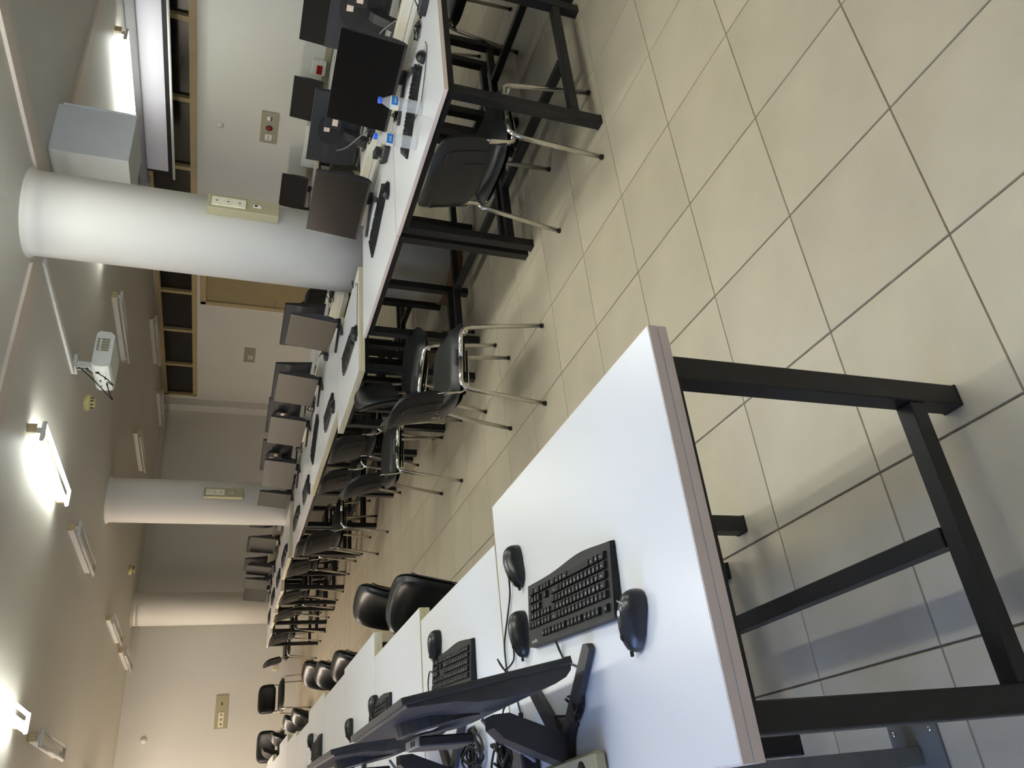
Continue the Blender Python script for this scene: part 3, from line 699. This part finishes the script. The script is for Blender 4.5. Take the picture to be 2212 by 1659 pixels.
# ================================================================== KEYBOARDS (local: user at -y, x to the right)
U = 0.0181
def key_layout():
    K = []
    def row(y, items, x0):
        x = x0
        for it in items:
            if isinstance(it, (int, float)): x += it; continue
            t, w = it; K.append((x + w / 2, y, w, t)); x += w
    L1 = lambda s_: [(c, 1) for c in s_]
    row(5.35, [('Esc', 1), 1] + [('F%d' % i, 1) for i in range(1, 5)] + [.5] + [('F%d' % i, 1) for i in range(5, 9)] + [.5] + [('F%d' % i, 1) for i in range(9, 13)] + [.25, ('Prt', 1), ('Scr', 1), ('Brk', 1)], 0)
    row(4.0, [('"', 1)] + L1('1234567890*-') + [('Back', 2), .25, ('Ins', 1), ('Hm', 1), ('Pu', 1), .25, ('Num', 1), ('/', 1), ('*', 1), ('-', 1)], 0)
    row(3.0, [('Tab', 1.5)] + L1('QWERTYUIOP') + [('G', 1), ('U', 1), ('', 1.5), .25, ('Del', 1), ('End', 1), ('Pd', 1), .25, ('7', 1), ('8', 1), ('9', 1)], 0)
    row(2.0, [('Caps', 1.75)] + L1('ASDFGHJKL') + [('S', 1), ('I', 1), (',', 1), ('', 1.25), 3.5, ('4', 1), ('5', 1), ('6', 1)], 0)
    row(1.0, [('Shift', 1.25), ('<', 1)] + L1('ZXCVBNM') + [('O', 1), ('C', 1), ('.', 1), ('Shift', 2.75), 1.25, ('^', 1), 1.25, ('1', 1), ('2', 1), ('3', 1)], 0)
    row(0.0, [('Ctrl', 1.5), ('#', 1), ('Alt', 1.25), ('', 6.0), ('AltGr', 1.5), ('#', 1), ('=', 1.25), ('Ctrl', 1.5), .25, ('<', 1), ('v', 1), ('>', 1), .25, ('0', 2), (',', 1)], 0)
    K.append((21.75 + .0, 2.5, 1, '+T')); K.append((21.75, .5, 1, 'EntT'))
    return K
KL = key_layout()
def kz(y): return 0.011 + (y + 0.07) * 0.055
def make_keyboard(detail):
    e = empty('keyboard', (0, 0, 0), 0, 'x', 'keyboard')
    w, d_ = 0.220, 0.072
    bm = MB()
    n = 24
    outline = []
    for i in range(n + 1):                      # front edge dips in the middle part like the photo's wavy edge
        x = -w + 2 * w * i / n; dip = -0.012 * math.exp(-((x + 0.08) / 0.11) ** 2)
        outline.append((x, -d_ + 0.004 + dip))
    top = outline + [(w, d_ - 0.004), (w - 0.004, d_), (-w + 0.004, d_), (-w, d_ - 0.004)]
    vb = [(x, y, 0.001) for x, y in top]; vt = [(x * 0.99, y * 0.98, kz(y) - 0.001) for x, y in top]
    m = len(top)
    bm.add(vb + vt, [tuple(range(m))[::-1], tuple(range(m, 2 * m))] + [(k, (k + 1) % m, m + (k + 1) % m, m + k) for k in range(m)])
    body = bm.build('body', 'keyboard_body', e)
    x00, y00 = -0.203, -0.047
    def kpos(kx, ky): return x00 + kx * U, y00 + ky * U
    def keymesh(mb, x, y, wu, hu=1.0):
        hw, hh = wu * U / 2 - 0.0009, hu * U / 2 - 0.0009; z = kz(y)
        b_ = [(x - hw, y - hh, z - 0.002), (x + hw, y - hh, z - 0.002), (x + hw, y + hh, z - 0.002), (x - hw, y + hh, z - 0.002)]
        i = 0.0022
        t_ = [(x - hw + i, y - hh + i, z + 0.005), (x + hw - i, y - hh + i, z + 0.005), (x + hw - i, y + hh - i * .6, z + 0.0058), (x - hw + i, y + hh - i * .6, z + 0.0058)]
        mb.add(b_ + t_, [(4, 5, 6, 7), (0, 1, 5, 4), (1, 2, 6, 5), (2, 3, 7, 6), (3, 0, 4, 7)])
    if detail:
        cache = {}
        for (kx, ky, wu, t) in KL:
            tall = t.endswith('T') and len(t) > 1 and t in ('+T', 'EntT')
            x, y = kpos(kx, ky); key = (wu, tall)
            if key not in cache:
                mb = MB(); hw = wu * U / 2 - 0.0009; hh = (2 if tall else 1) * U / 2 - 0.0009; i = 0.0022
                mb.add([(-hw, -hh, -0.003), (hw, -hh, -0.003), (hw, hh, -0.003), (-hw, hh, -0.003), (-hw + i, -hh + i, 0.005), (hw - i, -hh + i, 0.005), (hw - i, hh - i * .6, 0.0058), (-hw + i, hh - i * .6, 0.0058)],
                       [(4, 5, 6, 7), (0, 1, 5, 4), (1, 2, 6, 5), (2, 3, 7, 6), (3, 0, 4, 7)])
                cache[key] = mb.mesh('key'); cache[key].materials.append(MATS['key_plastic'])
            link('key', cache[key], e, (x, y, kz(y)), (math.atan(0.055), 0, 0))
        tx = []
        for (kx, ky, wu, t) in KL:
            t2 = {'+T': '+', 'EntT': 'Ent'}.get(t, t)
            if not t2: continue
            x, y = kpos(kx, ky); sz = 0.0075 if len(t2) == 1 else 0.0042
            tx.append((t2, x - (0.003 if wu <= 1 else 0.0), y + 0.0015, kz(y) + 0.0066, sz))
        tx.append(('logitech', 0.180, 0.062, kz(0.062) + 0.0004, 0.011))
        tag(rects_text(tx, 0.006, 'print_white', 'legends', body), kind='stuff')
    else:
        mb = MB()
        for (kx, ky, wu, t) in KL:
            x, y = kpos(kx, ky); keymesh(mb, x, y, wu, 2.0 if t in ('+T', 'EntT') else 1.0)
        tag(mb.build('keys', 'key_plastic', e), kind='stuff')
    return e
KB1 = make_keyboard(True); KB0 = make_keyboard(False)
def kput(proto, first, x, y, z, ang, lb): place(proto, first, (x * T, y * T, z), math.radians(ang), lb, 'black keyboards')
kput(KB1, False, -3.575, 3.70, DS, 85.8, 'black keyboard on the second desk of the left row, half hidden by the near monitor')
kput(KB1, True, -3.615, 1.43, DS, 85.2, 'large black keyboard between the three mice on the foreground desk')
KBS = [(3.17, 4.30, DA, -56, 'black keyboard behind the two water bottles'), (3.32, 6.55, DA, -76, 'black keyboard below the black monitor before the nearest column'),
       (2.52, 8.98, DS, -93, 'black keyboard on the first thick desk past the nearest column'), (2.60, 11.4, DS, -92, 'black keyboard on the second desk past the nearest column'),
       (3.15, 13.75, DS, -55, 'black keyboard lying askew on the third desk past the nearest column'), (2.80, 15.85, DA, -90, 'black keyboard on the fourth desk past the nearest column'),
       (2.95, 18.3, DA, -90, 'black keyboard on the desk before the middle column'), (2.85, 21.3, DS, -88, 'black keyboard on the desk beside the middle column'),
       (2.75, 23.2, DS, -90, 'black keyboard on the first desk past the middle column'), (2.75, 25.4, DS, -90, 'black keyboard on the second desk past the middle column'),
       (2.6, 27.5, DA, -90, 'black keyboard on the last desk of the column row'),
       (-3.50, 6.6, DS, 88, 'keyboard corner peeping past the second monitor of the left row'), (-3.30, 12.1, DS, 92, 'black keyboard on the sixth desk of the left row')]
for k, (x, y, z, a, lb) in enumerate(KBS): kput(KB0, False, x, y, z, a, lb) if k else None
kput(KB0, True, *KBS[0][:3], KBS[0][3], KBS[0][4])

# ================================================================== MICE
def make_mouse(grey):
    e = empty('mouse', (0, 0, 0), 0, 'x', 'mouse')       # front (buttons) toward +y
    L_, Wd, Hh = 0.054, 0.032, 0.036
    def P(u, v):
        th = PI * u; ph = PI * v                           # half ellipsoid, hump toward the back
        y = -math.cos(th) * L_; r = math.sin(th) ** 0.8
        x = math.cos(ph) * Wd * r * (1 - 0.12 * math.exp(-(y / 0.02) ** 2)); z = math.sin(ph) ** 0.8 * Hh * math.sin(th) ** 0.7 * (1 - 0.22 * y / L_)
        return (x, y, 0.002 + z)
    MB().grid(P, 20, 16).build('shell', 'mouse_grey' if grey else 'mouse_plastic', e)
    for s_ in (-1, 1):
        def Q(u, v, s_=s_):
            th = PI * (0.10 + 0.80 * u); y = -math.cos(th) * L_ ; r = math.sin(th) ** 0.8
            x = s_ * Wd * r * (1.015 - 0.12 * math.exp(-(y / 0.02) ** 2)) * (1 - 0.12 * v); z = 0.001 + 0.5 * v * Hh * math.sin(th) ** 0.9
            return (x, y, z)
        MB().grid(Q, 14, 3).build('side_panel', 'device_black', e)
    MB().lathe([(0.009, -0.003), (0.0095, 0), (0.009, 0.003)], 14, (0, 0.028, 0.024), 'x').build('scroll_wheel', 'rubber', e)
    pts = [P(0.5 + 0.5 * t, 0.5) for t in (0.15, 0.35, 0.55, 0.75, 0.92)]
    MB().tube([(0, p_[1], p_[2] + 0.0002) for p_ in pts], 0.0009, 4).build('button_gap', 'port_black', e)
    MB().tube([(0, 0.054, 0.010), (0, 0.062, 0.008)], 0.0035, 8).build('cord_sleeve', 'rubber', e)
    if grey:
        z = Hh * 1.06 + 0.003
        rects_text([('Lenovo', 0.0, -0.030, 0.0385, 0.0085)], 0.01, 'print_white', 'lettering', e)
        MB().lathe([(0.001, 0.0), (0.0055, 0.0)], 16, (0.0, -0.012, 0.0402), cap=False).build('emblem', 'print_white', e)
    return e
MK = make_mouse(False); MG = make_mouse(True)
place(MG, True, (-3.88 * T, 0.77 * T, DS), math.radians(62), 'dark grey mouse alone on the camera side of the large keyboard', 'computer mice')
MI = [(-3.23, 2.13, DS, 98, 'black mouse above the large keyboard, nearest the desk front edge'), (-3.63, 2.16, DS, 86, 'black mouse between the large keyboard and the near monitor'),
      (-3.30, 4.12, DS, 72, 'black mouse at the end of the second keyboard in the left row'), (-3.38, 6.87, DS, 80, 'black mouse just above the top of the nearest monitor'),
      (-3.40, 8.56, DS, 85, 'small black mouse between the first two monitors of the left row'), (-3.09, 12.85, DS, 80, 'black mouse by the keyboard on the sixth left desk'),
      (3.42, 3.68, DA, -60, 'black mouse at the top end of the bottle desk keyboard'), (3.24, 5.80, DA, -100, 'black mouse beside the keyboard before the nearest column'),
      (2.40, 8.22, DS, -100, 'black mouse on the first thick desk past the nearest column'), (2.40, 10.75, DS, -95, 'black mouse on the second desk past the nearest column'),
      (2.42, 14.85, DA, -80, 'black mouse on the fourth desk past the nearest column'), (2.9, 17.5, DA, -85, 'black mouse on the desk before the middle column'), (2.8, 20.3, DS, -90, 'black mouse beside the middle column')]
for k, (x, y, z, a, lb) in enumerate(MI): place(MK, False, (x * T, y * T, z), math.radians(a), lb, 'computer mice') if k else None
place(MK, True, (MI[0][0] * T, MI[0][1] * T, MI[0][2]), math.radians(MI[0][3]), MI[0][4], 'computer mice')

# ================================================================== WATER BOTTLES
def make_bottle():
    e = empty('water_bottle', (0, 0, 0), 0, 'x', 'bottle')
    prof = [(0.001, 0.006), (0.02, 0.002), (0.028, 0.0), (0.0305, 0.006)]
    z = 0.012
    while z < 0.105:
        prof += [(0.0312, z), (0.0288, z + 0.006)]; z += 0.012
    prof += [(0.0312, 0.110), (0.0312, 0.142), (0.029, 0.150), (0.021, 0.168), (0.0135, 0.182), (0.0125, 0.190)]
    MB().lathe(prof, 28, cap=False).build('bottle_wall', 'bottle_plastic', e)
    MB().lathe([(0.001, 0.0075), (0.027, 0.0075), (0.0275, 0.05), (0.0275, 0.128), (0.001, 0.128)], 24).build('water', 'water', e)
    MB().lathe([(0.0145, 0.188), (0.015, 0.189), (0.015, 0.203), (0.0135, 0.2045), (0.001, 0.2045)], 24).build('cap', 'cap_blue', e)
    def band(a0, a1, z0, z1, r, m, nm, n=10):
        mb = MB(); mb.grid(lambda u, v: (r * math.cos(a0 + (a1 - a0) * u), r * math.sin(a0 + (a1 - a0) * u), z0 + (z1 - z0) * v), n, 1); return mb.build(nm, m, lb_)
    lb_ = MB().lathe([(0.0316, 0.108), (0.0316, 0.146)], 28, cap=False).build('label', 'plastic_white', e)
    band(PI * 0.95, PI * 1.42, 0.116, 0.146, 0.0320, 'label_blue', 'blue_panel')
    band(0, 2 * PI, 0.108, 0.112, 0.0320, 'label_gold', 'gold_band', 24)
    band(PI * 1.50, PI * 1.56, 0.124, 0.134, 0.0322, 'print_dark', 'printed_mark', 3)
    band(PI * 1.62, PI * 1.72, 0.119, 0.138, 0.0322, 'plate_grey', 'printed_table', 3)
    tx = rects_text([('aida', 0, 0, 0, 0.017)], 0.017, 'plastic_white', 'lettering', lb_)
    for v in tx.data.vertices:
        x_, y_ = v.co.x, v.co.y; a = PI * 1.18 + x_ / 0.0323
        v.co = (0.0324 * math.cos(a), 0.0324 * math.sin(a), 0.131 + y_)
    return e
B = make_bottle()
place(B, False, (2.52 * T, 4.20 * T, DA), math.radians(15), 'water bottle with blue cap closer to the near black chair', 'water bottles')
place(B, True, (2.79 * T, 3.90 * T, DA), math.radians(35), 'fuller looking water bottle with blue cap nearer the desk corner', 'water bottles')

# ================================================================== POWER RACEWAYS, ADAPTERS AND CABLES
def strip(x, y0, y1, z, lb):
    e = empty('power_strip', (x * T, y0 * T, z), 0, lb, 'power strip'); L_ = (y1 - y0) * T
    MB().box((-0.03, 0, 0), (0.03, L_, 0.05), 0.003).build('housing', 'raceway_white', e)
    MB().box((0.03, 0.05, 0.008), (0.035, L_ - 0.05, 0.042), 0.001).build('red_side', 'power_red', e)
    n = int(L_ / 0.16)
    for k in range(n):
        y = 0.09 + k * (L_ - 0.16) / max(1, n - 1)
        MB().lathe([(0.001, 0.0505), (0.019, 0.0505), (0.021, 0.052), (0.021, 0.05)], 16, (0, y, 0)).build('socket', 'socket_white', e)
    return e
strip(4.72, 3.2, 7.3, DS, 'white power strip with red side behind the near right monitors')
strip(4.43, 9.9, 13.9, DS, 'white power strip with red side past the nearest column')
strip(4.40, 14.4, 16.4, DS, 'white power strip with red side before the middle column')
strip(4.42, 23.2, 27.2, DS, 'white power strip past the middle column')
def adapter(x, y, z, a, lb, s_=1.0, nm='power_adapter'):
    e = empty(nm, (x * T, y * T, z), math.radians(a), lb, 'power adapter', 'black power adapters')
    MB().box((-0.055 * s_, -0.025 * s_, 0), (0.055 * s_, 0.025 * s_, 0.032 * s_), 0.004).build('case', 'device_black', e)
    MB().tube([(0.054 * s_, 0, 0.016 * s_), (0.075 * s_, 0, 0.014 * s_)], 0.006, 8).build('cord_sleeve', 'rubber', e)
    MB().box((-0.04 * s_, -0.018 * s_, 0.0318 * s_), (0.03 * s_, 0.018 * s_, 0.0325 * s_)).build('rating_label', 'grey_grey', e)
    return e
adapter(4.02, 3.35, DA, 100, 'black power adapter lying on the desk at the top edge', 1.2)
adapter(3.92, 5.75, DA, 95, 'black power adapter on the desk beside the bottle desk end')
adapter(4.62, 5.95, DS + 0.053, 20, 'black power adapter resting on the white power strip')
adapter(4.3, 6.15, DS, 60, 'second black power adapter among the cables near the column')
adapter(4.55, 10.05, DS + 0.053, 70, 'black power adapter on the strip behind the first reflecting monitor')
adapter(4.5, 11.75, DS + 0.053, 75, 'black power adapter between the first two reflecting monitors')
adapter(4.2, 11.9, DS, 40, 'small black power adapter by the second reflecting monitor')
adapter(-4.29, 2.20, DS, 8, 'large black power adapter behind the near monitor stand', 1.25)
def cable(pts, r, m, lb, g='cables on the desks', sp=6):
    return tag(MB().tube(pts, r, 6, smooth_path=sp).build('cable', m), lb, 'cable', g)
def W3(l): return [(x * T, y * T, z) for x, y, z in l]
zl = DS + 0.0035
cable(W3([(-3.26, 2.27, zl + .006), (-3.36, 2.32, zl), (-3.50, 2.42, zl), (-3.62, 2.50, zl), (-3.76, 2.50, zl), (-3.92, 2.46, zl), (-4.02, 2.50, zl + .02), (-4.1, 2.5, zl)]), 0.0022, 'cable_black', 'thin black mouse cord curving beside the large keyboard')
cable(W3([(-3.65, 2.31, zl + .006), (-3.74, 2.36, zl), (-3.80, 2.33, zl + .03), (-3.72, 2.44, zl + .03), (-3.86, 2.44, zl), (-4.1, 2.3, zl)]), 0.0022, 'cable_black', 'thin black cord looping from the mouse toward the near monitor')
cable(W3([(-3.79, 1.62, zl + .01), (-3.84, 1.64, zl), (-3.90, 1.58, zl), (-3.97, 1.42, zl), (-4.08, 1.42, zl), (-4.16, 1.50, zl), (-4.12, 1.9, zl)]), 0.0025, 'cable_black', 'black keyboard cord running under the near monitor')
cable(W3([(-3.48, 4.30, zl), (-3.44, 4.42, zl), (-3.52, 4.50, zl), (-3.66, 4.48, zl), (-3.95, 4.4, zl)]), 0.0022, 'cable_black', 'thin black cord behind the second keyboard of the left row')
cable(W3([(-4.07, 2.30, zl + .10), (-4.2, 2.25, zl + .06), (-4.3, 2.1, zl + .02), (-4.33, 2.25, zl), (-4.38, 2.8, zl), (-4.40, 3.6, zl)]), 0.0045, 'cable_grey', 'thick grey cable sagging behind the near monitor')
cable(W3([(-4.07, 4.7, zl + .12), (-4.2, 4.65, zl + .08), (-4.3, 4.5, zl + .02), (-4.33, 4.65, zl), (-4.38, 5.2, zl)]), 0.0045, 'cable_grey', 'thick grey cable behind the second left monitor')
rnd = random.Random(3)
def tangle(cx_, cy_, z, rad, n, h, lb, r=0.003, name='cable_bundle'):
    mb = MB()
    for k in range(n):
        a0 = rnd.uniform(0, 6.28); pts = []
        rr = rad * rnd.uniform(0.5, 1.0); ox, oy = rnd.uniform(-.4, .4) * rad, rnd.uniform(-.4, .4) * rad
        for i in range(7):
            a = a0 + i * 1.05
            pts.append(((cx_ * T + ox + math.cos(a) * rr * rnd.uniform(.6, 1.1)), (cy_ * T + oy + math.sin(a) * rr * rnd.uniform(.6, 1.1)), z + r + abs(rnd.gauss(0, 1)) * h * 0.5))
        mb.tube(pts, r, 6, smooth_path=5)
    o = mb.build(name, 'cable_black'); return tag(o, lb, 'cables', 'tangled black cables', None)
tangle(-4.27, 2.62, DS, 0.05, 9, 0.03, 'knotted bundle of black cables behind the near monitor foot', 0.0032)
tangle(-4.12, 1.52, DS, 0.03, 5, 0.015, 'small tied loop of black cable by the near monitor foot', 0.0026)
tangle(-4.2, 3.2, DS, 0.07, 8, 0.05, 'black cables between the first and second left monitors', 0.0032)
tangle(-4.2, 5.2, DS, 0.07, 8, 0.05, 'black cables behind the second left monitor', 0.0032)
tangle(4.25, 3.3, DS, 0.08, 10, 0.05, 'black cables heaped at the top edge of the bottle desk', 0.0032)
tangle(4.05, 3.75, DA, 0.05, 5, 0.02, 'black cables beside the power adapter on the bottle desk', 0.0028)
tangle(4.0, 5.1, DA, 0.04, 5, 0.02, 'black cables under the large black monitor', 0.0028)
tangle(4.55, 5.85, DS + .05, 0.10, 12, 0.05, 'heap of black cables on the power strip left of the big black monitor', 0.0032)
tangle(4.05, 6.0, DA, 0.05, 6, 0.03, 'coiled black cables on the desk before the column', 0.0028)
tangle(3.6, 8.55, DS, 0.03, 3, 0.01, 'single black cord loops at the foot of the nearest column', 0.002)
tangle(4.5, 10.1, DS + .05, 0.08, 6, 0.04, 'black cables behind the first reflecting monitor', 0.0028)
tangle(4.35, 11.7, DS, 0.10, 9, 0.07, 'black cables piled between the first two reflecting monitors', 0.003)
tangle(4.3, 14.2, DS, 0.09, 9, 0.07, 'black cables between the second and third reflecting monitors', 0.003)
tangle(4.35, 16.6, DS, 0.10, 10, 0.08, 'black cables between the third and fourth reflecting monitors', 0.003)
tangle(4.4, 19.2, DA, 0.09, 8, 0.07, 'black cables beside the last monitor before the middle column', 0.003)
tangle(4.4, 24.8, DS, 0.10, 8, 0.07, 'black cables past the middle column', 0.003)
tangle(4.3, 27.6, DS, 0.09, 7, 0.06, 'black cables behind the last monitors of the column row', 0.003)
zr = DS + 0.05
cable(W3([(5.28, 4.98, DS + .19), (5.2, 4.96, DS + .15), (5.0, 4.8, DS + .12), (4.9, 4.55, DS + .11), (4.85, 4.35, zr + .02), (4.75, 4.2, zr)]), 0.0042, 'cable_grey', 'grey cable arching from the monitor back at the top edge')
cable(W3([(5.45, 7.35, DS + .19), (5.3, 7.1, DS + .14), (5.1, 6.7, DS + .10), (4.9, 6.35, zr + .02), (4.75, 6.2, zr)]), 0.0042, 'cable_grey', 'grey cable drooping behind the heap of black cables')
cable(W3([(2.33, 8.40 - .25, zl + .004), (2.30, 8.1, zl), (2.6, 8.12, zl), (3.0, 8.1, zl), (3.3, 8.1, zl), (3.4, 8.3, zl)]), 0.002, 'cable_black', 'thin mouse cord running to the foot of the nearest column')
cable(W3([(3.50, 3.52, DA + .006), (3.3, 3.5, DA + .004), (2.95, 3.75, DA + .004), (2.85, 4.0, DA + .004), (3.1, 4.5, DA + .004)]), 0.002, 'cable_black', 'thin cord lying along the bottle desk keyboard')
# beige socket box and its post behind the foreground desk
e = empty('floor_socket_post', (-4.50 * T, 1.42 * T, 0), 0, 'grey steel post with screwed floor plate below the desk corner', 'steel post')
MB().box((-0.07, -0.09, 0), (0.07, 0.05, 0.006), 0.001).build('floor_plate', 'grey_steel', e)
MB().bar((0, -0.01, 0.006), (0, -0.01, FR - 0.04), 0.04, 0.04, bev=0.002).build('upright', 'grey_steel', e)
for sx, sy in ((-0.05, -0.07), (0.05, -0.07), (-0.05, 0.035), (0.05, 0.035)): MB().lathe([(0.007, 0.006), (0.006, 0.009), (0.001, 0.0095)], 10, (sx, sy, 0)).build('screw', 'chrome', e)
e = empty('socket_box', (-4.43 * T, 1.62 * T, DS), math.radians(2), 'beige socket box lying on the desk behind the near monitor foot', 'socket box')
MB().box((-0.03, -0.14, 0), (0.03, 0.14, 0.028), 0.006).build('case', 'socket_plate', e)
MB().lathe([(0.001, 0.029), (0.017, 0.029), (0.02, 0.0275)], 16, (0.0, -0.08, 0)).build('socket', 'port_black', e)
MB().lathe([(0.001, 0.029), (0.017, 0.029), (0.02, 0.0275)], 16, (0.0, 0.02, 0)).build('socket', 'port_black', e)
